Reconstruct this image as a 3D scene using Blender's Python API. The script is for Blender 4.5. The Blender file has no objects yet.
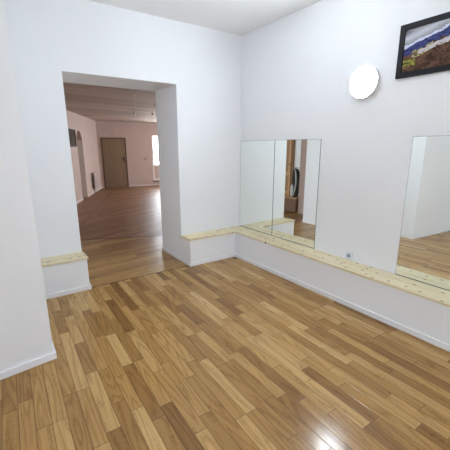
import bpy, bmesh, math, random
from mathutils import Vector, Matrix, noise
R = math.radians
scene = bpy.context.scene
col = scene.collection

# ------------------------------------------------------------------ camera
cd = bpy.data.cameras.new('camera')
cam = bpy.data.objects.new('camera', cd); col.objects.link(cam)
YAW, PITCH, ROLL, FPX = R(-35.446), R(-13.562), R(-0.063), 321.31
fwd = Vector((math.sin(-YAW)*math.cos(PITCH), math.cos(-YAW)*math.cos(PITCH), math.sin(PITCH)))
rt = fwd.cross(Vector((0, 0, 1))).normalized(); up = rt.cross(fwd)
r2 = rt*math.cos(ROLL) + up*math.sin(ROLL); u2 = -rt*math.sin(ROLL) + up*math.cos(ROLL)
m = Matrix((r2, u2, -fwd)).transposed().to_4x4()
m.translation = Vector((-2.882, -3.671, 1.5))
cam.matrix_world = m
cd.sensor_width = 36; cd.lens = FPX/450*36; cd.clip_start = .02
scene.camera = cam

# ------------------------------------------------------------------ world, light, exposure
w = bpy.data.worlds.new('overcast sky'); scene.world = w; w.use_nodes = True
bg = w.node_tree.nodes['Background']; bg.inputs[0].default_value = (.86, .93, 1, 1); bg.inputs[1].default_value = 8.6
scene.view_settings.view_transform = 'Standard'; scene.view_settings.look = 'None'
scene.view_settings.gamma = 1; scene.view_settings.exposure = 1.74
LAMP = 54.0          # strength of the wall lamp's diffuser
LAMP_C = (.82, .91, 1.0)
REAR_FILL = 20.0         # unseen fill globe added behind the camera
CEIL_FILL = 6.5          # unseen fill globe added under the ceiling in front of the mirrors

# ------------------------------------------------------------------ material helpers
def mat(name, c=(.8, .8, .8), rough=.6, spec=.5, metal=0, bump=0, bscale=40, var=0, vscale=3):
    m = bpy.data.materials.new(name); m.use_nodes = True
    nt = m.node_tree; b = nt.nodes['Principled BSDF']
    b.inputs['Base Color'].default_value = (*c, 1); b.inputs['Roughness'].default_value = rough
    b.inputs['Specular IOR Level'].default_value = spec; b.inputs['Metallic'].default_value = metal
    tc = nt.nodes.new('ShaderNodeTexCoord')
    if bump:
        n = nt.nodes.new('ShaderNodeTexNoise'); n.inputs['Scale'].default_value = bscale; n.inputs['Detail'].default_value = 4
        nt.links.new(tc.outputs['Object'], n.inputs['Vector'])
        bp = nt.nodes.new('ShaderNodeBump'); bp.inputs['Strength'].default_value = bump; bp.inputs['Distance'].default_value = .004
        nt.links.new(n.outputs[0], bp.inputs['Height']); nt.links.new(bp.outputs[0], b.inputs['Normal'])
    if var:
        n = nt.nodes.new('ShaderNodeTexNoise'); n.inputs['Scale'].default_value = vscale; n.inputs['Detail'].default_value = 3
        nt.links.new(tc.outputs['Object'], n.inputs['Vector'])
        r = nt.nodes.new('ShaderNodeValToRGB'); r.color_ramp.elements[0].position = .3; r.color_ramp.elements[1].position = .7
        r.color_ramp.elements[0].color = (*[x*(1-var) for x in c], 1); r.color_ramp.elements[1].color = (*[min(1, x*(1+var)) for x in c], 1)
        nt.links.new(n.outputs[0], r.inputs[0]); nt.links.new(r.outputs[0], b.inputs['Base Color'])
    return m

def emis(name, c, s):
    m = bpy.data.materials.new(name); m.use_nodes = True; nt = m.node_tree
    for n in list(nt.nodes):
        if n.type != 'OUTPUT_MATERIAL': nt.nodes.remove(n)
    e = nt.nodes.new('ShaderNodeEmission'); e.inputs[0].default_value = (*c, 1); e.inputs[1].default_value = s
    nt.links.new(e.outputs[0], nt.nodes['Material Output'].inputs[0]); return m

class NT:
    def __init__(s, nt): s.nt = nt
    def val(s, sock, v):
        if isinstance(v, (int, float)): sock.default_value = v
        elif isinstance(v, tuple): sock.default_value = v
        else: s.nt.links.new(v, sock)
    def m(s, op, a, b=None, c=None):
        n = s.nt.nodes.new('ShaderNodeMath'); n.operation = op
        for i, v in enumerate((a, b, c)):
            if v is not None: s.val(n.inputs[i], v)
        return n.outputs[0]
    def wn(s, x, y=0.0):
        cb = s.nt.nodes.new('ShaderNodeCombineXYZ'); s.val(cb.inputs[0], x); s.val(cb.inputs[1], y)
        n = s.nt.nodes.new('ShaderNodeTexWhiteNoise'); n.noise_dimensions = '3D'; s.nt.links.new(cb.outputs[0], n.inputs['Vector'])
        return n.outputs['Value']
    def ramp(s, f, stops):
        n = s.nt.nodes.new('ShaderNodeValToRGB'); s.nt.links.new(f, n.inputs[0]); cr = n.color_ramp
        while len(cr.elements) < len(stops): cr.elements.new(.5)
        for e, (p, c) in zip(cr.elements, stops): e.position = p; e.color = (*c, 1)
        return n.outputs[0]
    def mix(s, f, a, b, mode='MIX'):
        n = s.nt.nodes.new('ShaderNodeMix'); n.data_type = 'RGBA'; n.blend_type = mode
        s.val(n.inputs[0], f); s.val(n.inputs[6], a); s.val(n.inputs[7], b); return n.outputs[2]

def planks(name, ang, w, length, stops, rough=.3, jag=.05, groove=.035, seam=.45, grain=.5, coat=0, seed=0):
    """wood strips running along the direction ang (from +Y), random stagger, per-strip tone, cathedral grain"""
    m = bpy.data.materials.new(name); m.use_nodes = True; nt = m.node_tree; N = NT(nt); b = nt.nodes['Principled BSDF']
    tc = nt.nodes.new('ShaderNodeTexCoord')
    mp = nt.nodes.new('ShaderNodeMapping'); mp.vector_type = 'POINT'; mp.inputs['Rotation'].default_value = (0, 0, ang)
    mp.inputs['Location'].default_value = (17.03+seed, 31.7, 0)
    nt.links.new(tc.outputs['Object'], mp.inputs[0])
    sp = nt.nodes.new('ShaderNodeSeparateXYZ'); nt.links.new(mp.outputs[0], sp.inputs[0])
    X, Y = sp.outputs[0], sp.outputs[1]
    u = N.m('DIVIDE', X, w); ci = N.m('FLOOR', u); fu = N.m('FRACT', u)
    off = N.m('MULTIPLY', N.wn(ci), 7.31)
    lscale = N.m('ADD', N.m('MULTIPLY', N.wn(ci, 5.5), .35), .82)
    v = N.m('ADD', N.m('DIVIDE', Y, N.m('MULTIPLY', lscale, length)), off)
    # uneven joints: shift each joint with a random amount
    ri0 = N.m('FLOOR', v); fv0 = N.m('FRACT', v)
    j = N.m('MULTIPLY', N.wn(ci, ri0), .45)
    before = N.m('LESS_THAN', fv0, j)
    ri = N.m('SUBTRACT', ri0, before)
    rnd = N.wn(N.m('ADD', ci, .37), N.m('ADD', ri, .71))
    rnd2 = N.wn(N.m('ADD', ci, 9.37), N.m('ADD', ri, 3.71))
    du = N.m('MULTIPLY', N.m('MINIMUM', fu, N.m('SUBTRACT', 1.0, fu)), w)
    dv = N.m('MULTIPLY', N.m('ABSOLUTE', N.m('SUBTRACT', fv0, j)), length)
    d = N.m('MINIMUM', du, dv)
    gap = N.m('SUBTRACT', 1.0, N.m('MINIMUM', N.m('DIVIDE', d, .003), 1.0))
    # grain coordinates, shifted per strip
    cb = nt.nodes.new('ShaderNodeCombineXYZ')
    N.val(cb.inputs[0], N.m('MULTIPLY', X, 1.0)); N.val(cb.inputs[1], N.m('ADD', N.m('MULTIPLY', Y, .10), N.m('MULTIPLY', rnd, 13.0)))
    N.val(cb.inputs[2], N.m('MULTIPLY', rnd2, 20.0))
    wv = nt.nodes.new('ShaderNodeTexNoise'); nt.links.new(cb.outputs[0], wv.inputs['Vector'])
    wv.inputs['Scale'].default_value = 9; wv.inputs['Detail'].default_value = 1.2; wv.inputs['Distortion'].default_value = .3
    jn = nt.nodes.new('ShaderNodeTexNoise'); nt.links.new(tc.outputs['Object'], jn.inputs['Vector']); jn.inputs['Scale'].default_value = 45
    rings = N.m('ABSOLUTE', N.m('SINE', N.m('MULTIPLY', N.m('ADD', wv.outputs[0], N.m('MULTIPLY', jn.outputs[0], jag)), 30.0)))
    rings = N.m('POWER', rings, .45)
    fn = nt.nodes.new('ShaderNodeTexNoise'); cb2 = nt.nodes.new('ShaderNodeCombineXYZ')
    N.val(cb2.inputs[0], X); N.val(cb2.inputs[1], N.m('MULTIPLY', Y, .04)); N.val(cb2.inputs[2], rnd)
    nt.links.new(cb2.outputs[0], fn.inputs['Vector']); fn.inputs['Scale'].default_value = 190; fn.inputs['Detail'].default_value = 3
    base = N.ramp(rnd, stops)
    dark = N.mix(1.0, base, (.50, .43, .34, 1), 'MULTIPLY')
    g = N.m('MULTIPLY', N.m('SUBTRACT', 1.0, rings), grain)
    c1 = N.mix(g, base, dark)
    f2 = N.m('MULTIPLY', N.m('SUBTRACT', fn.outputs[0], .35), grain*1.3)
    c2 = N.mix(f2, c1, dark)
    c3 = N.mix(N.m('MULTIPLY', gap, seam), c2, (.09, .05, .025, 1))
    nt.links.new(c3, b.inputs['Base Color'])
    rr = N.m('ADD', N.m('MULTIPLY', fn.outputs[0], .10), rough-.05+0.0)
    nt.links.new(rr, b.inputs['Roughness'])
    b.inputs['Specular IOR Level'].default_value = .3
    bp = nt.nodes.new('ShaderNodeBump'); bp.inputs['Strength'].default_value = .35; bp.inputs['Distance'].default_value = .0015
    hh = N.m('SUBTRACT', N.m('MULTIPLY', fn.outputs[0], .25), gap)
    nt.links.new(hh, bp.inputs['Height']); nt.links.new(bp.outputs[0], b.inputs['Normal'])
    if coat:
        b.inputs['Coat Weight'].default_value = coat; b.inputs['Coat Roughness'].default_value = .12
    return m

def pine(name, ang, light=(.80, .71, .48), dark=(.70, .57, .34), knots=True, upright=False):
    m = bpy.data.materials.new(name); m.use_nodes = True; nt = m.node_tree; N = NT(nt); b = nt.nodes['Principled BSDF']
    tc = nt.nodes.new('ShaderNodeTexCoord')
    mp = nt.nodes.new('ShaderNodeMapping'); mp.inputs['Rotation'].default_value = (0, 0, ang)
    nt.links.new(tc.outputs['Object'], mp.inputs[0])
    sp = nt.nodes.new('ShaderNodeSeparateXYZ'); nt.links.new(mp.outputs[0], sp.inputs[0])
    cb = nt.nodes.new('ShaderNodeCombineXYZ'); N.val(cb.inputs[0], sp.outputs[0]); N.val(cb.inputs[1], N.m('MULTIPLY', sp.outputs[1], 1.0 if upright else .08)); N.val(cb.inputs[2], N.m('MULTIPLY', sp.outputs[2], .06 if upright else 1.0))
    n = nt.nodes.new('ShaderNodeTexNoise'); nt.links.new(cb.outputs[0], n.inputs['Vector']); n.inputs['Scale'].default_value = 26; n.inputs['Detail'].default_value = 3
    n.inputs['Distortion'].default_value = .4
    c = N.ramp(n.outputs[0], [(.35, dark), (.55, light), (.8, light)])
    if knots:
        vo = nt.nodes.new('ShaderNodeTexVoronoi'); vo.inputs['Scale'].default_value = 9.0; vo.inputs['Randomness'].default_value = 1
        vo.voronoi_dimensions = '2D'
        sc = nt.nodes.new('ShaderNodeCombineXYZ'); N.val(sc.inputs[0], N.m('MULTIPLY', sp.outputs[0], 1.5)); N.val(sc.inputs[1], sp.outputs[1])
        nt.links.new(sc.outputs[0], vo.inputs['Vector'])
        pick = N.m('LESS_THAN', N.wn(vo.outputs['Color']), .42)
        k = N.m('SUBTRACT', 1.0, N.m('MINIMUM', N.m('DIVIDE', vo.outputs['Distance'], .15), 1.0))
        k = N.m('MULTIPLY', N.m('MINIMUM', N.m('MULTIPLY', k, 2.2), 1.0), pick)
        c = N.mix(k, c, (.20, .10, .04, 1))
    nt.links.new(c, b.inputs['Base Color']); b.inputs['Roughness'].default_value = .45
    return m

M = {}
M['wall'] = mat('white wall paint', (.87, .88, .90), .75, .3, bump=.12, bscale=60)
M['ceil'] = mat('white ceiling paint', (.90, .90, .90), .8, .3, bump=.12, bscale=60)
M['plinth'] = mat('white plinth paint', (.88, .89, .91), .7, .3)
M['base'] = mat('white skirting gloss', (.88, .89, .91), .4)
OAK = [(0, (.26, .135, .043)), (.15, (.36, .20, .067)), (.5, (.47, .272, .095)), (.8, (.55, .335, .125)), (1, (.63, .41, .17))]
M['floor'] = planks('oak strip floor', R(1.5), .078, .56, OAK, .19, seam=.9, grain=.85)
M['thresh'] = planks('oak threshold boards', R(85), .105, 1.6, [(0, (.27, .15, .055)), (.5, (.38, .225, .09)), (1, (.56, .35, .145))], .3, seam=.8, grain=.9, seed=3.3)
M['farfloor'] = planks('reddish worn boards', R(66), .12, 1.1, [(0, (.21, .108, .055)), (1, (.37, .205, .115))], .42, seam=.5, grain=.8, seed=8.1)
M['strip'] = mat('dark stained wood strip', (.09, .045, .02), .4)
M['inlay'] = mat('brown inlay strip', (.13, .07, .035), .4)
M['pine_back'] = pine('pine board across', R(90))
M['pine_side'] = pine('pine board along', 0)
M['pink'] = mat('dusty pink wall paint', (.50, .385, .335), .8, .3, bump=.15, bscale=30, var=.04)
M['farceil'] = planks('pinkish beige ceiling boards', R(80), .32, 3.5, [(0, (.42, .34, .29)), (1, (.56, .46, .40))], .75, seam=.5, grain=.2, seed=5.0)
M['black'] = mat('black lacquer', (.014, .014, .017), .5, .2)
M['dark'] = mat('dark fabric', (.03, .032, .028), .8, bump=.3, bscale=200)
M['grey'] = mat('light grey fabric', (.55, .56, .54), .8, bump=.2, bscale=200)
M['wplast'] = mat('white plastic', (.80, .81, .83), .35)
M['gplast'] = mat('grey plastic', (.38, .40, .43), .4)
M['edge'] = mat('dark glass edge', (.10, .12, .11), .25)
M['orange'] = pine('orange varnished pine', 0, (.34, .19, .075), (.24, .125, .045), knots=False, upright=True)
M['fardoor'] = pine('brown wood veneer', 0, (.22, .145, .085), (.18, .115, .065), knots=False, upright=True)
M['doorframe'] = mat('dark brown door frame', (.10, .055, .03), .5)
M['winframe'] = mat('cream window frame', (.75, .70, .64), .5)
M['rad'] = mat('cream radiator enamel', (.60, .50, .46), .4)
M['metal'] = mat('dull metal', (.35, .33, .30), .35, metal=1)
M['lampbase'] = mat('white lamp base', (.82, .83, .85), .4)
M['lampglow'] = emis('lit opal diffuser', LAMP_C, LAMP)
M['rearfill'] = emis('added rear fill globe', LAMP_C, REAR_FILL)
M['ceilfill'] = emis('added ceiling fill globe', LAMP_C, CEIL_FILL)
mm = bpy.data.materials.new('silvered mirror'); mm.use_nodes = True
pb = mm.node_tree.nodes['Principled BSDF']; pb.inputs['Metallic'].default_value = 1; pb.inputs['Roughness'].default_value = 0.0
pb.inputs['Base Color'].default_value = (.93, .965, .94, 1); M['mirror'] = mm
gm = bpy.data.materials.new('window glass'); gm.use_nodes = True; nt = gm.node_tree
for n in list(nt.nodes):
    if n.type != 'OUTPUT_MATERIAL': nt.nodes.remove(n)
t1 = nt.nodes.new('ShaderNodeBsdfTransparent'); g1 = nt.nodes.new('ShaderNodeBsdfGlossy'); g1.inputs['Roughness'].default_value = .02
mx = nt.nodes.new('ShaderNodeMixShader'); mx.inputs[0].default_value = .06
nt.links.new(t1.outputs[0], mx.inputs[1]); nt.links.new(g1.outputs[0], mx.inputs[2]); nt.links.new(mx.outputs[0], nt.nodes['Material Output'].inputs[0])
M['glass'] = gm

# ------------------------------------------------------------------ geometry helpers
def prism(bm, pts, vec, mi=0):
    pts = [Vector(p) for p in pts]; vec = Vector(vec)
    a = [bm.verts.new(p) for p in pts]; b = [bm.verts.new(p+vec) for p in pts]
    fs = [bm.faces.new(a), bm.faces.new(list(reversed(b)))]
    n = len(a)
    for i in range(n): fs.append(bm.faces.new((a[(i+1) % n], a[i], b[i], b[(i+1) % n])))
    for f in fs: f.material_index = mi
    return fs
def foot(bm, xy, z0, z1, mi=0): return prism(bm, [(x, y, z0) for x, y in xy], (0, 0, z1-z0), mi)
def box(bm, x0, y0, z0, x1, y1, z1, mi=0): return foot(bm, [(x0, y0), (x1, y0), (x1, y1), (x0, y1)], z0, z1, mi)
def fbox(bm, F, s0, z0, s1, z1, n0, n1, mi=0):
    """box in a wall frame F=(origin, along, normal): s along, n out of the wall, z up"""
    o, a, n = F
    p = [o+a*s+n*q for s, q in ((s0, n0), (s1, n0), (s1, n1), (s0, n1))]
    return foot(bm, [(v.x, v.y) for v in p], z0, z1, mi)
def lathe(bm, prof, M4, seg=40, mi=0, smooth=True):
    """profile of (radius, height) spun round the local Z of M4"""
    rings = []
    for r, h in prof:
        if r < 1e-6: rings.append([bm.verts.new(M4 @ Vector((0, 0, h)))])
        else: rings.append([bm.verts.new(M4 @ Vector((r*math.cos(2*math.pi*i/seg), r*math.sin(2*math.pi*i/seg), h))) for i in range(seg)])
    for A, B in zip(rings, rings[1:]):
        for i in range(seg):
            k = (i+1) % seg
            if len(A) == 1 and len(B) == 1: continue
            if len(A) == 1: f = bm.faces.new((A[0], B[i], B[k]))
            elif len(B) == 1: f = bm.faces.new((A[i], A[k], B[0]))
            else: f = bm.faces.new((A[i], A[k], B[k], B[i]))
            f.material_index = mi; f.smooth = smooth
def tube(bm, pts, r, seg=8):
    pts = [Vector(p) for p in pts]; rings = []
    for i, p in enumerate(pts):
        d = (pts[min(i+1, len(pts)-1)]-pts[max(i-1, 0)]).normalized()
        a = d.orthogonal().normalized(); b = d.cross(a)
        if rings:
            a = (prev-d*prev.dot(d)).normalized(); b = d.cross(a)
        prev = a
        rings.append([bm.verts.new(p+(a*math.cos(2*math.pi*k/seg)+b*math.sin(2*math.pi*k/seg))*r) for k in range(seg)])
    for A, B in zip(rings, rings[1:]):
        for k in range(seg):
            f = bm.faces.new((A[k], A[(k+1) % seg], B[(k+1) % seg], B[k])); f.smooth = True
    bm.faces.new(list(reversed(rings[0]))); bm.faces.new(rings[-1])
def obj(name, bm, mats, parent=None, bevel=0, **props):
    bmesh.ops.recalc_face_normals(bm, faces=bm.faces)
    me = bpy.data.meshes.new(name); bm.to_mesh(me); bm.free()
    for m_ in (mats if isinstance(mats, (list, tuple)) else [mats]): me.materials.append(m_)
    o = bpy.data.objects.new(name, me); col.objects.link(o)
    if parent:
        o.parent = parent; o.matrix_parent_inverse = Matrix.Translation(parent.location).inverted() if parent.parent is None else Matrix.Identity(4)
    if bevel:
        b = o.modifiers.new('bevel', 'BEVEL'); b.width = bevel; b.segments = 2; b.limit_method = 'ANGLE'
    for k, v in props.items(): o[k] = v
    return o
def root(name, loc, label, category, group=None):
    o = bpy.data.objects.new(name, None); col.objects.link(o); o.location = loc; o.empty_display_size = .1
    o['label'] = label; o['category'] = category
    if group: o['group'] = group
    return o
def S(name, bm, m_, parent=None, bevel=0): return obj(name, bm, m_, parent, bevel, **({} if parent else {'kind': 'structure'}))
BM = bmesh.new

# ------------------------------------------------------------------ room measures
BW = -0.0284; TB = math.tan(BW)
def Wp(x, v): return (x, x*TB+v)                         # back wall frame
XR, XL, HT, T, HC, HL = -.963, -2.199, 2.236, .614, 2.917, .366
D, D1 = .256, .235
XC, YC, TA = -2.705, -1.265, math.tan(R(6.0))
def Bp(x, v=0): return (x, YC+(x-XC)*TA+v)                # face of the block on the left
XW, YR = -5.8, -6.4

# ------------------------------------------------------------------ near room shell
b = BM(); foot(b, [(XW-.2, YR-.2), (.25, YR-.2), (.25, -.2+.25*TB), (XW-.2, -.2+(XW-.2)*TB)], -.1, 0)
S('floor', b, M['floor'])
b = BM(); foot(b, [(XL-1.1, -.2+(XL-1.1)*TB), (.25, -.2+.25*TB), (.25, .966), (XL-1.1, 2.578)], -.1, 0)
S('floor', b, M['thresh'])
b = BM(); foot(b, [(XL-1.1, 2.578), (.25, .966), (.25, .4), (5.3, .4), (5.3, 9.6), (XL-1.1, 9.6)], -.1, 0)
S('floor', b, M['farfloor'])
b = BM(); foot(b, [(XW-.2, YR-.2), (.25, YR-.2), (.25, .1), (XW-.2, .3)], HC, HC+.1)
S('ceiling', b, M['ceil'])
b = BM(); box(b, 0, YR-.2, 0, .25, Wp(0, 0)[1], HC); S('wall_right', b, M['wall'])
b = BM()
foot(b, [Wp(XR, 0), Wp(.25, 0), Wp(.25, T), Wp(XR, T)], 0, HC)
foot(b, [Wp(XW, 0), Wp(XL, 0), Wp(XL, T), Wp(XW, T)], 0, HC)
foot(b, [Wp(XL, 0), Wp(XR, 0), Wp(XR, T), Wp(XL, T)], HT, HC)
S('wall_back', b, M['wall'])
b = BM(); foot(b, [Bp(XC), Wp(XC, 0), Wp(XW, 0), Bp(XW)], 0, HC); S('wall_block_left', b, M['wall'])
ADDED_LWIN = [(-5.5, -4.7)]  # unseen window, added to light the near room from the left
def added_window_wall(xa, xb, yA, yB, H, wins, zlo, zhi, name, m_, label_from):  # wall with added out-of-view windows and their daylight portals
    b = BM(); ys = [yA]+[v for p_ in wins for v in p_]+[yB]
    for k in range(0, len(ys), 2): box(b, xa, ys[k], 0, xb, ys[k+1], H)
    for p_ in wins: box(b, xa, p_[0], 0, xb, p_[1], zlo); box(b, xa, p_[0], zhi, xb, p_[1], H)
    S(name, b, m_)
    xm = (xa+xb)/2
    for wi, (ya_, yb_) in enumerate(wins):
        b = BM(); mid_ = (ya_+yb_)/2
        for u0, u1, v0, v1 in ((ya_, ya_+.06, zlo, zhi), (yb_-.06, yb_, zlo, zhi), (ya_+.06, yb_-.06, zlo, zlo+.06), (ya_+.06, yb_-.06, zhi-.06, zhi), (mid_-.03, mid_+.03, zlo+.06, zhi-.06)):
            box(b, xm-.03, u0, v0, xm+.03, u1, v1)
        wn_ = S('window_%d' % (wi+label_from), b, M['winframe'])
        for u0, u1 in ((ya_+.06, mid_-.03), (mid_+.03, yb_-.06)):
            b = BM(); box(b, xm-.003, u0, zlo+.06, xm+.003, u1, zhi-.06); obj('window_pane', b, M['glass'], wn_)
        outx = xa-.05 if xm < 0 else xb+.05
        pl = bpy.data.lights.new('window daylight', 'AREA'); pl.shape = 'RECTANGLE'; pl.size = yb_-ya_; pl.size_y = zhi-zlo; pl.cycles.is_portal = True
        o = bpy.data.objects.new('window daylight', pl); col.objects.link(o); o.location = (outx, mid_, (zlo+zhi)/2)
        o.rotation_euler = Vector((1 if xm < 0 else -1, 0, 0)).to_track_quat('-Z', 'Y').to_euler()
added_window_wall(XW-.2, XW, YR-.2, Bp(XW)[1], HC, ADDED_LWIN, .8, 2.0, 'wall_left', M['wall'], 5)
b = BM(); box(b, XW, YR-.2, 0, 0, YR, HC); S('wall_front', b, M['wall'])

# low white boxing below the pine boards
b = BM(); box(b, -D, YR, 0, 0, Wp(0, -.0)[1]-.0, HL-.02); S('trim_1', b, M['plinth'])
b = BM(); foot(b, [Wp(XR, -D1), Wp(-D, -D1), Wp(-D, 0), Wp(XR, 0)], 0, HL-.02); S('trim_2', b, M['plinth'])
b = BM(); foot(b, [Wp(XC, -D1), Wp(XL, -D1), Wp(XL, 0), Wp(XC, 0)], 0, HL-.02); S('trim_3', b, M['plinth'])
# skirting
BH, BT = .05, .014
def skirt(name, pts, outward):
    """pts: footprint line; outward: matching offset line"""
    b = BM(); foot(b, list(pts)+list(reversed(outward)), 0, BH); return S(name, b, M['base'], bevel=.002)
skirt('baseboard_right', [(-D, YR), Wp(-D, -D1)], [(-D-BT, YR), Wp(-D-BT, -D1-BT)])
skirt('baseboard_back', [Wp(-D, -D1), Wp(XR, -D1), Wp(XR, T)], [Wp(-D-BT, -D1-BT), Wp(XR-BT, -D1-BT), Wp(XR-BT, T)])
skirt('baseboard_back', [Wp(XC, -D1), Wp(XL, -D1), Wp(XL, T)], [Wp(XC, -D1-BT), Wp(XL+BT, -D1-BT), Wp(XL+BT, T)])
skirt('baseboard_left', [Wp(XC, -D1-BT), Bp(XC), Bp(XW)], [Wp(XC+BT, -D1-BT), (XC+BT, Bp(XC)[1]-BT), (XW, Bp(XW)[1]-BT)])

# dark seam where the boards change direction
b = BM(); foot(b, [Wp(XL+BT, -.204), Wp(XR-BT, -.204), Wp(XR-BT, -.192), Wp(XL+BT, -.192)], 0, .002); S('trim_4', b, M['strip'])
b = BM()
def mid(x, o=0): return (x, 1.081-.4604*x+o)
foot(b, [mid(-2.7), mid(.24), mid(.24, .035), mid(-2.7, .035)], 0, .002); S('trim_5', b, M['strip'])

# ------------------------------------------------------------------ pine boards
def board(name, fp, m_, label, group=None):
    b = BM(); foot(b, fp, HL-.02, HL)
    o = obj(name, b, m_, None, .002); o['label'] = label; o['category'] = 'shelf board'
    return o
board('shelf_board', [(-D-.012, YR+.005), (-.001, YR+.005), (-.001, -.006), Wp(-D-.012, -.006)[0:1]+(-.006+(-D)*TB,)], M['pine_side'],
      'long knotty pine board below the mirrors along the right wall')
board('shelf_board', [Wp(XR-.012, -D1-.012), Wp(-D-.015, -D1-.012), Wp(-D-.015, -.002), Wp(XR-.012, -.002)], M['pine_back'],
      'short pale pine board on the low white boxing right of the doorway')
board('shelf_board', [Wp(XC+.004, -D1-.012), Wp(XL+.014, -D1-.012), Wp(XL+.014, -.002), Wp(XC+.004, -.002)], M['pine_back'],
      'small pale pine board on the low white boxing left of the doorway')

# ------------------------------------------------------------------ mirrors
def mirror(y0, y1, label, tilt=0):
    b = BM(); z0, z1 = HL+.002, 1.588
    box(b, -.005, y1, z0, -.001, y0, z1, 1); box(b, -.0065, y1+.0025, z0+.006, -.005, y0-.0025, z1-.0025, 1)
    o = obj('wall_mirror', b, [M['mirror'], M['edge']])
    for p in o.data.polygons:
        if p.normal.x < -.9 and p.center.x < -.006: p.material_index = 0
    o['label'] = label; o['category'] = 'mirror'; o['group'] = 'frameless mirrors standing on the pine board'
    return o
mirror(-.012, -.694, 'frameless wall mirror nearest the room corner, left one of the adjoining pair')
mirror(-.699, -1.392, 'frameless wall mirror reflecting the doorway, right one of the adjoining pair')
mirror(-2.326, -3.02, 'frameless mirror standing alone below the framed picture')

# ------------------------------------------------------------------ socket
t = root('wall_socket', (0, -1.843, .412), 'small white wall socket just above the pine board, between the mirrors', 'socket')
b = BM(); box(b, -.012, -1.884, .371, 0, -1.802, .453); obj('cover_plate', b, mat('bluish white plastic', (.74, .78, .86), .3), t, .002)
Mx = Matrix.Translation((-.012, -1.843, .412)) @ Matrix.Rotation(R(-90), 4, 'Y')
b = BM(); lathe(b, [(0, .0005), (.0175, .0005), (.019, .004), (.0215, .004), (.0215, -.001)], Mx, 28)
s = obj('socket_insert', b, M['gplast'], t); s['label'] = 'round dark grey socket insert'
for dy in (-.009, .009):
    b = BM(); lathe(b, [(0, .0015), (.0028, .0015), (.0028, 0)], Matrix.Translation((-.0125, -1.843+dy, .412)) @ Matrix.Rotation(R(-90), 4, 'Y'), 12)
    obj('pin_hole', b, M['black'], t)

# ------------------------------------------------------------------ lamps
def lamp(name, Mx, loc, glow, label, rad=.139):
    t = root(name, loc, label, 'lamp')
    b = BM(); lathe(b, [(0, 0), (rad*.99, 0), (rad*1.02, .01), (rad*1.02, .046), (rad*.985, .052), (rad*.98, .044), (0, .044)], Mx, 56)
    obj('lamp_base', b, M['lampbase'], t)
    b = BM(); pr = [(rad*.97, .044)]
    for i in range(1, 13):
        a = i/12*math.pi/2; pr.append((rad*.97*math.cos(a) if i < 12 else 0, .044+.022*math.sin(a)))
    lathe(b, pr, Mx, 56); obj('lamp_diffuser', b, glow, t)
    return t
lamp('wall_lamp', Matrix.Translation((0, -1.846, 2.076)) @ Matrix.Rotation(R(-90), 4, 'Y'), (0, -1.826, 2.083), M['lampglow'],
     'round glowing white dome lamp on the right wall left of the framed picture')
for lx, ly, lb in ((-1.15, -1.58, 'added unseen fill globe under the ceiling in front of the mirrors'), (-3.0, -5.0, 'added unseen fill globe under the ceiling behind the camera')):  # both globes are out of view, added to brighten the near room
    t = root('added_globe_lamp', (lx, ly, HC), lb, 'lamp')
    b = BM(); lathe(b, [(0, 0), (.06, 0), (.055, -.02), (.012, -.03), (.012, -.05), (.05, -.06), (.055, -.09), (0, -.09)], Matrix.Translation((lx, ly, HC)), 32); obj('fill_globe_rod', b, M['lampbase'], t)
    b = BM(); lathe(b, [(  .13*math.sin(math.pi*k/20) if 0 < k < 20 else 0, -.205+.13*math.cos(math.pi*k/20)) for k in range(21)], Matrix.Translation((lx, ly, HC)), 40); obj('fill_globe', b, M['ceilfill' if ly > -3 else 'rearfill'], t)

# ------------------------------------------------------------------ framed picture on the right wall
y0, y1, z0, z1, fw = -2.124, -2.724, 2.058, 2.46, .042
t = root('framed_picture', (0, y0, z0), 'black framed mountain landscape picture high on the right wall', 'picture')
b = BM()
def fr(pts): prism(b, pts, (-.022, 0, 0))
fr([(-.001, y0, z0), (-.001, y0, z1), (-.001, y0-fw, z1-fw), (-.001, y0-fw, z0+fw)])
fr([(-.001, y1, z0), (-.001, y1, z1), (-.001, y1+fw, z1-fw), (-.001, y1+fw, z0+fw)])
fr([(-.001, y0, z0), (-.001, y1, z0), (-.001, y1+fw, z0+fw), (-.001, y0-fw, z0+fw)])
fr([(-.001, y0, z1), (-.001, y1, z1), (-.001, y1+fw, z1-fw), (-.001, y0-fw, z1-fw)])
obj('picture_frame', b, M['black'], t, .002)
am = bpy.data.materials.new('landscape print'); am.use_nodes = True; nt = am.node_tree
at = nt.nodes.new('ShaderNodeVertexColor'); at.layer_name = 'print'
nt.links.new(at.outputs[0], nt.nodes['Principled BSDF'].inputs['Base Color']); nt.nodes['Principled BSDF'].inputs['Roughness'].default_value = .5; nt.nodes['Principled BSDF'].inputs['Specular IOR Level'].default_value = .12
NU, NV = 150, 96
ya, yb, za, zb = y0-fw+.004, y1+fw-.004, z0+fw-.004, z1-fw+.004
verts = []; faces = []; cols = []
for j in range(NV+1):
    for i in range(NU+1): verts.append((-.010, ya+(yb-ya)*i/NU, za+(zb-za)*j/NV))
def lerp(a, c, k): return tuple(p+(q-p)*k for p, q in zip(a, c))
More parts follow.
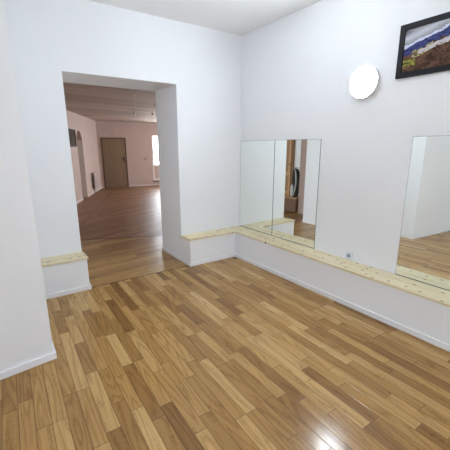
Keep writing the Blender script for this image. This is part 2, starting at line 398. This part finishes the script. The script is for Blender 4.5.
def paint(u, v):          # v from the top
    n = lambda s, o=0: noise.fractal(Vector((u*s+o, v*s*1.4+o, o)), 1, 2, 4)
    e = .035*n(9)+.02*n(30, 4)
    snow = .40-.42*u+e                     # lower edge of the cloud and snow band
    blue = .62-.50*u+e*1.4 if u < .55 else .345+.12*(u-.55)+e
    if v < snow-.02:
        k = .5+.6*n(5, 2)+.5*n(20, 7)
        band = max(0, 1-abs(v-(snow-.16))/.16)
        c = lerp((.20, .20, .22), (.62, .64, .72), max(0, min(1, .25*k+band*.75)))
        if v < snow-.28: c = lerp((.16, .16, .18), (.40, .41, .47), max(0, min(1, k)))
        return c
    if v < snow+.035: return (.62, .66, .80)
    if v < blue:
        k = .5+.9*n(14, 3); return lerp((.015, .02, .10), (.07, .085, .24), max(0, min(1, k)))
    g = .66-.42*u                           # bright glacier tongue
    if u > .22 and abs(v-g-.02-e) < .035+.02*u: return lerp((.65, .62, .66), (.45, .40, .42), max(0, min(1, .5+n(25, 5))))
    if .13 < u < .42 and abs(v-g-e-.01) < .075 and n(18, 9) > -.1: return (.42, .38, .18)
    if u < .2 and v < .86+e*2 and v > .70: return lerp((.05, .055, .02), (.33, .30, .05), max(0, min(1, .5+1.4*n(16, 6))))
    return lerp((.035, .018, .012), (.17, .085, .05), max(0, min(1, .45+.7*n(6, 8)+.5*n(26, 3))))
for j in range(NV):
    for i in range(NU):
        a = j*(NU+1)+i; faces.append((a, a+1, a+NU+2, a+NU+1))
        cols += [(*paint((i+.5)/NU*1.0, 1-(j+.5)/NV), 1)]*4
me = bpy.data.meshes.new('picture_print'); me.from_pydata(verts, [], faces); me.materials.append(am)
ca = me.color_attributes.new('print', 'FLOAT_COLOR', 'CORNER')
for k_, c_ in enumerate(cols): ca.data[k_].color = c_
po = bpy.data.objects.new('picture_print', me); col.objects.link(po); po.parent = t; po.matrix_parent_inverse = Matrix.Translation(t.location).inverted()
po['label'] = 'print of snowy ridges, blue slopes and brown rocks'

# ------------------------------------------------------------------ far room
FC = 2.44
P0 = Vector((-2.895, 2.13)); A = Vector((.478, 1)).normalized(); Nn = Vector((A.y, -A.x))   # normal into the room (+x)
LW = (P0, A, Nn)
def sy(y): return (y-2.13)/A.y
send = sy(8.93)
b = BM()
sa, sb = sy(6.42), sy(6.95)
fbox(b, LW, 0, 0, sa, FC, -.5, 0); fbox(b, LW, sb, 0, send+.3, FC, -.5, 0)
fbox(b, LW, sa, 0, sb, FC, -.5, -.26)
o_ = P0; arc = []
for k in range(13):
    a_ = math.pi*k/12; arc.append(((sa+sb)/2+(sb-sa)/2*math.cos(a_), 1.72+(sb-sa)/2*math.sin(a_)*.9))
poly = [(sb, FC)]+arc+[(sa, FC)]
prism(b, [(*(P0+A*s_), z_) for s_, z_ in poly], (*(Nn*-.5), 0))
# the part of the wall close to the doorway, seen in the mirror
foot(b, [(-2.8, .55), (-2.8, 1.36), (-2.895, 1.36), (-2.895, 2.13), (-3.4, 2.13), (-3.4, .55)], 0, FC)
S('wall_far_room_left', b, M['pink'])
F0 = Vector((.345, 8.95)); FA = Vector((1, -.13)).normalized(); FN = Vector((FA.y, -FA.x))  # into the room (-y)
FN = Vector((-.13, -1)).normalized()
FW = (F0, FA, FN)
def fx(x): return (x-F0.x)/FA.x
wx0, wx1, wz0, wz1 = fx(2.36), fx(3.2), .20, 1.98
b = BM()
fbox(b, FW, -.3, 0, wx0, FC, -.3, 0); fbox(b, FW, wx1, 0, fx(5.3), FC, -.3, 0)
fbox(b, FW, wx0, 0, wx1, wz0, -.3, 0); fbox(b, FW, wx0, wz1, wx1, FC, -.3, 0)
S('wall_far_room_back', b, M['pink'])
added_window_wall(5, 5.2, .4, 9.2, FC, [(1.6, 2.9), (4.2, 5.5), (6.6, 7.6)], .8, 2.1, 'wall_far_room_right', M['pink'], 2)  # windows out of view, added here to brighten the far room
b = BM(); box(b, .25, .4, 0, 5.0, .6, FC); S('wall_far_room_front', b, M['pink'])
b = BM(); foot(b, [(-3.4, .3), (5.3, .3), (5.3, 9.6), (-3.4, 9.6)], FC, FC+.1)
S('ceiling_far_room', b, M['farceil'])
# skirting in the far room
b = BM(); fbox(b, LW, 0, 0, sa, .07, 0, .014); fbox(b, LW, sb, 0, send, .07, 0, .014); S('baseboard_far_left', b, M['rad'])
b = BM(); fbox(b, FW, 0, 0, fx(.48), .07, 0, .014); fbox(b, FW, fx(1.37), 0, fx(4.98), .07, 0, .014); S('baseboard_far_back', b, M['rad'])
# dark inlay strip in the far floor, parallel to the slanted wall
b = BM(); o2 = Vector((-1.476, 3.418)); a2 = Vector((1.717, 4.039)).normalized(); n2 = Vector((a2.y, -a2.x))
fbox(b, (o2, a2, n2), -.9, 0, 4.9, .002, 0, .05); S('trim_6', b, M['inlay'])
# door at the far end
dx0, dx1 = fx(.53), fx(1.32)
b = BM()
fbox(b, FW, dx0-.045, 0, dx0, 1.86, 0, .03); fbox(b, FW, dx1, 0, dx1+.045, 1.86, 0, .03); fbox(b, FW, dx0, 1.815, dx1, 1.86, 0, .03)
dr = S('door_1', b, M['doorframe'])
b = BM(); fbox(b, FW, dx0+.004, .008, dx1-.004, 1.811, .002, .024); obj('door_leaf', b, M['fardoor'], dr)['label'] = 'plain brown wooden door leaf'
b = BM(); fbox(b, FW, dx1-.085, .96, dx1-.045, 1.15, .024, .032)
p = F0+FA*(dx1-.065)+FN*.032; q = p+FN*.045; r_ = q-FA*.11
tube(b, [(*p, 1.09), (*q, 1.09), (*r_, 1.09)], .011); obj('door_handle', b, M['black'], dr)
# balcony window
b = BM()
def wf(s0, z0_, s1, z1_, d0=-.10, d1=-.03): fbox(b, FW, s0, z0_, s1, z1_, d0, d1)
wf(wx0, wz0, wx0+.07, wz1); wf(wx1-.07, wz0, wx1, wz1); wf(wx0+.07, wz1-.05, wx1-.07, wz1); wf(wx0+.07, wz0, wx1-.07, wz0+.06)
wf(wx0+.07, .77, wx1-.07, .83)
win = S('window_1', b, M['winframe'])
b = BM(); fbox(b, FW, wx0+.07, wz0+.06, wx1-.07, .77, -.08, -.05); obj('lower_panel', b, M['pink'], win)
b = BM(); fbox(b, FW, wx0+.07, .83, wx1-.07, wz1-.05, -.068, -.062); obj('window_pane', b, M['glass'], win)
b = BM(); fbox(b, FW, wx0-.03, .16, wx1+.03, .20, -.03, .05); obj('window_sill', b, M['doorframe'], win)
# daylight portal in the window opening
pl = bpy.data.lights.new('window daylight', 'AREA'); pl.shape = 'RECTANGLE'; pl.size = 1.0; pl.size_y = 1.7; pl.cycles.is_portal = True
po2 = bpy.data.objects.new('window daylight', pl); col.objects.link(po2)
cpt = F0+FA*((wx0+wx1)/2)-FN*.25; po2.location = (*cpt, 1.1)
po2.rotation_euler = Vector((FN.x, FN.y, 0)).to_track_quat('-Z', 'Y').to_euler()
# light switch
t = root('light_switch', (*(F0+FA*fx(2.08)), 1.06), 'small dark light switch on the pink wall between far door and window', 'switch')
b = BM(); s_ = fx(2.08); fbox(b, FW, s_-.035, 1.025, s_+.035, 1.095, 0, .01); obj('switch_plate', b, M['doorframe'], t)
b = BM(); fbox(b, FW, s_-.018, 1.035, s_+.018, 1.085, .01, .016); obj('rocker', b, M['gplast'], t)
# radiator
s0, s1 = sy(7.62), sy(8.36)
t = root('radiator', (*(P0+A*(s0+s1)/2), .16), 'low panel radiator on the slanted left wall near the far door', 'radiator')
b = BM(); fbox(b, LW, s0, .16, s1, .69, .05, .10)
for k in range(18): fbox(b, LW, s0+.03+(s1-s0-.06)*k/18, .19, s0+.03+(s1-s0-.06)*(k+.55)/18, .66, .10, .106)
obj('radiator_panel', b, M['rad'], t)
for k in (0.12, .88):
    b = BM(); fbox(b, LW, s0+(s1-s0)*k-.02, .3, s0+(s1-s0)*k+.02, .6, 0, .05); obj('wall_bracket', b, M['metal'], t)
b = BM(); e = P0+A*(s0-.03)+Nn*.075; tube(b, [(*e, 0), (*e, .62), (*(e+A*.05), .62)], .012); obj('pipe', b, M['doorframe'], t)
# dark picture on the slanted wall
s0, s1 = sy(5.72), sy(6.27)
t = root('dark_picture', (*(P0+A*(s0+s1)/2), 1.52), 'dark framed picture hanging on the slanted wall seen through the doorway', 'picture')
b = BM()
fbox(b, LW, s0, 1.52, s0+.03, 1.98, .001, .03); fbox(b, LW, s1-.03, 1.52, s1, 1.98, .001, .03)
fbox(b, LW, s0+.03, 1.52, s1-.03, 1.55, .001, .03); fbox(b, LW, s0+.03, 1.95, s1-.03, 1.98, .001, .03)
obj('picture_frame', b, M['black'], t)
b = BM(); fbox(b, LW, s0+.03, 1.55, s1-.03, 1.95, .001, .015)
obj('picture_print', b, mat('murky brown print', (.07, .045, .035), .7, .1, var=.5, vscale=9), t)
# low panel in the arched recess
b = BM(); fbox(b, LW, sa+.002, .0, sb-.002, .66, -.26, -.235); fbox(b, LW, sa+.002, .66, sb-.002, .69, -.26, -.22)
S('trim_7', b, M['pink'])
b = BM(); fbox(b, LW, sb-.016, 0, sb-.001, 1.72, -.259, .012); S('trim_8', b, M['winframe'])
b = BM(); box(b, -2.894, 1.362, .37, -2.872, 1.60, 2.2); S('trim_9', b, M['wplast'])
# hanging cords
def cord(x, y, ztip, lean, label):
    t = root('hanging_cord', (x, y, FC), label, 'lamp cord', 'bare lamp cords on the far room ceiling')
    b = BM(); pts = []
    for k in range(13):
        f = k/12; pts.append((x+lean*f*f+.004*math.sin(f*9), y, FC-(FC-ztip)*f))
    tube(b, pts, .006); obj('cable', b, M['winframe'], t)
    b = BM(); lathe(b, [(0, 0), (.035, 0), (.03, -.02), (.012, -.03), (0, -.03)], Matrix.Translation((x, y, FC)), 20); obj('ceiling_rose', b, M['winframe'], t)
    b = BM(); lathe(b, [(0, .03), (.012, .03), (.02, .01), (.02, -.03), (.014, -.035), (0, -.035)], Matrix.Translation((x+lean, y, ztip)), 16); obj('lamp_holder', b, M['winframe'], t)
cord(-.64, 2.3, 2.11, -.01, 'straight pale cord hanging from the far room ceiling near the doorway')
cord(.30, 3.5, 2.24, -.08, 'short slanting pale cord hanging beside the right door jamb')
# seen in the mirror: chest, cupboard and backpack by the far room wall
t = root('wooden_chest', (-2.80, 1.9, 0), 'low brown wooden chest under the pine cupboard, seen in the mirror', 'chest')
b = BM(); box(b, -2.89, 1.37, .02, -2.73, 2.11, .335); obj('chest_body', b, mat('dark brown chest wood', (.17, .09, .045), .5), t, .003)
b = BM(); box(b, -2.89, 1.365, .335, -2.715, 2.115, .36); obj('chest_lid', b, mat('honey pine lid', (.50, .31, .15), .45), t, .003)
t = root('pine_cupboard', (-2.85, 1.86, .36), 'tall orange pine cupboard with a panelled door, seen in the mirror', 'cupboard')
b = BM(); box(b, -2.892, 1.60, .362, -2.82, 2.11, 2.1); obj('cupboard_body', b, M['orange'], t)
b = BM(); box(b, -2.82, 1.635, .37, -2.802, 2.10, 2.09)
d_ = obj('cupboard_door', b, M['orange'], t)
b = BM()
for z_ in (.42, .86, 1.95): box(b, -2.802, 1.64, z_, -2.79, 2.095, z_+.07)
for y_ in (1.64, 2.03): box(b, -2.802, y_, .37, -2.793, y_+.065, 2.09)
obj('door_rail', b, mat('light pine rail', (.50, .27, .11), .45), d_)
b = BM(); lathe(b, [(0, .028), (.014, .026), (.016, .016), (.007, .008), (.007, 0)], Matrix.Translation((-2.793, 1.665, 1.12)) @ Matrix.Rotation(R(90), 4, 'Y'), 20); obj('knob', b, M['black'], d_)
t = root('backpack', (-2.81, 1.48, .36), 'dark backpack with light grey trim on the low chest, seen in the mirror', 'backpack')
def blob(cx, cy, z0_, z1_, rx, ry, p=2.6, seg=24, rings=14):
    b = BM(); R_ = []
    for j in range(rings+1):
        a_ = math.pi*j/rings; zz = (z0_+z1_)/2-(z1_-z0_)/2*math.cos(a_)*1.0; sc_ = max(.02, math.sin(a_)**.6)
        R_.append([b.verts.new((cx+rx*sc_*math.copysign(abs(math.cos(q))**(2/p), math.cos(q)), cy+ry*sc_*math.copysign(abs(math.sin(q))**(2/p), math.sin(q)), zz)) for q in [2*math.pi*k/seg for k in range(seg)]])
    for A_, B_ in zip(R_, R_[1:]):
        for k in range(seg):
            f = b.faces.new((A_[k], A_[(k+1) % seg], B_[(k+1) % seg], B_[k])); f.smooth = True
    b.faces.new(R_[0]); b.faces.new(list(reversed(R_[-1]))); return b
obj('bag_body', blob(-2.81, 1.475, .362, 1.02, .068, .098), M['dark'], t)
obj('front_pocket', blob(-2.752, 1.525, .37, .66, .03, .045), M['grey'], t)
b = BM(); tube(b, [(-2.745-.03*abs(k/10-1)**2, 1.475-.085*math.sin(math.pi*(k+2)/22)+.02, 1.0-.6*k/20) for k in range(21)], .013, 8); obj('shoulder_strap', b, M['grey'], t)
b = BM(); tube(b, [(-2.80, 1.44, .99), (-2.80, 1.45, 1.05), (-2.80, 1.49, 1.05), (-2.80, 1.50, .99)], .008, 8); obj('grab_handle', b, M['dark'], t)
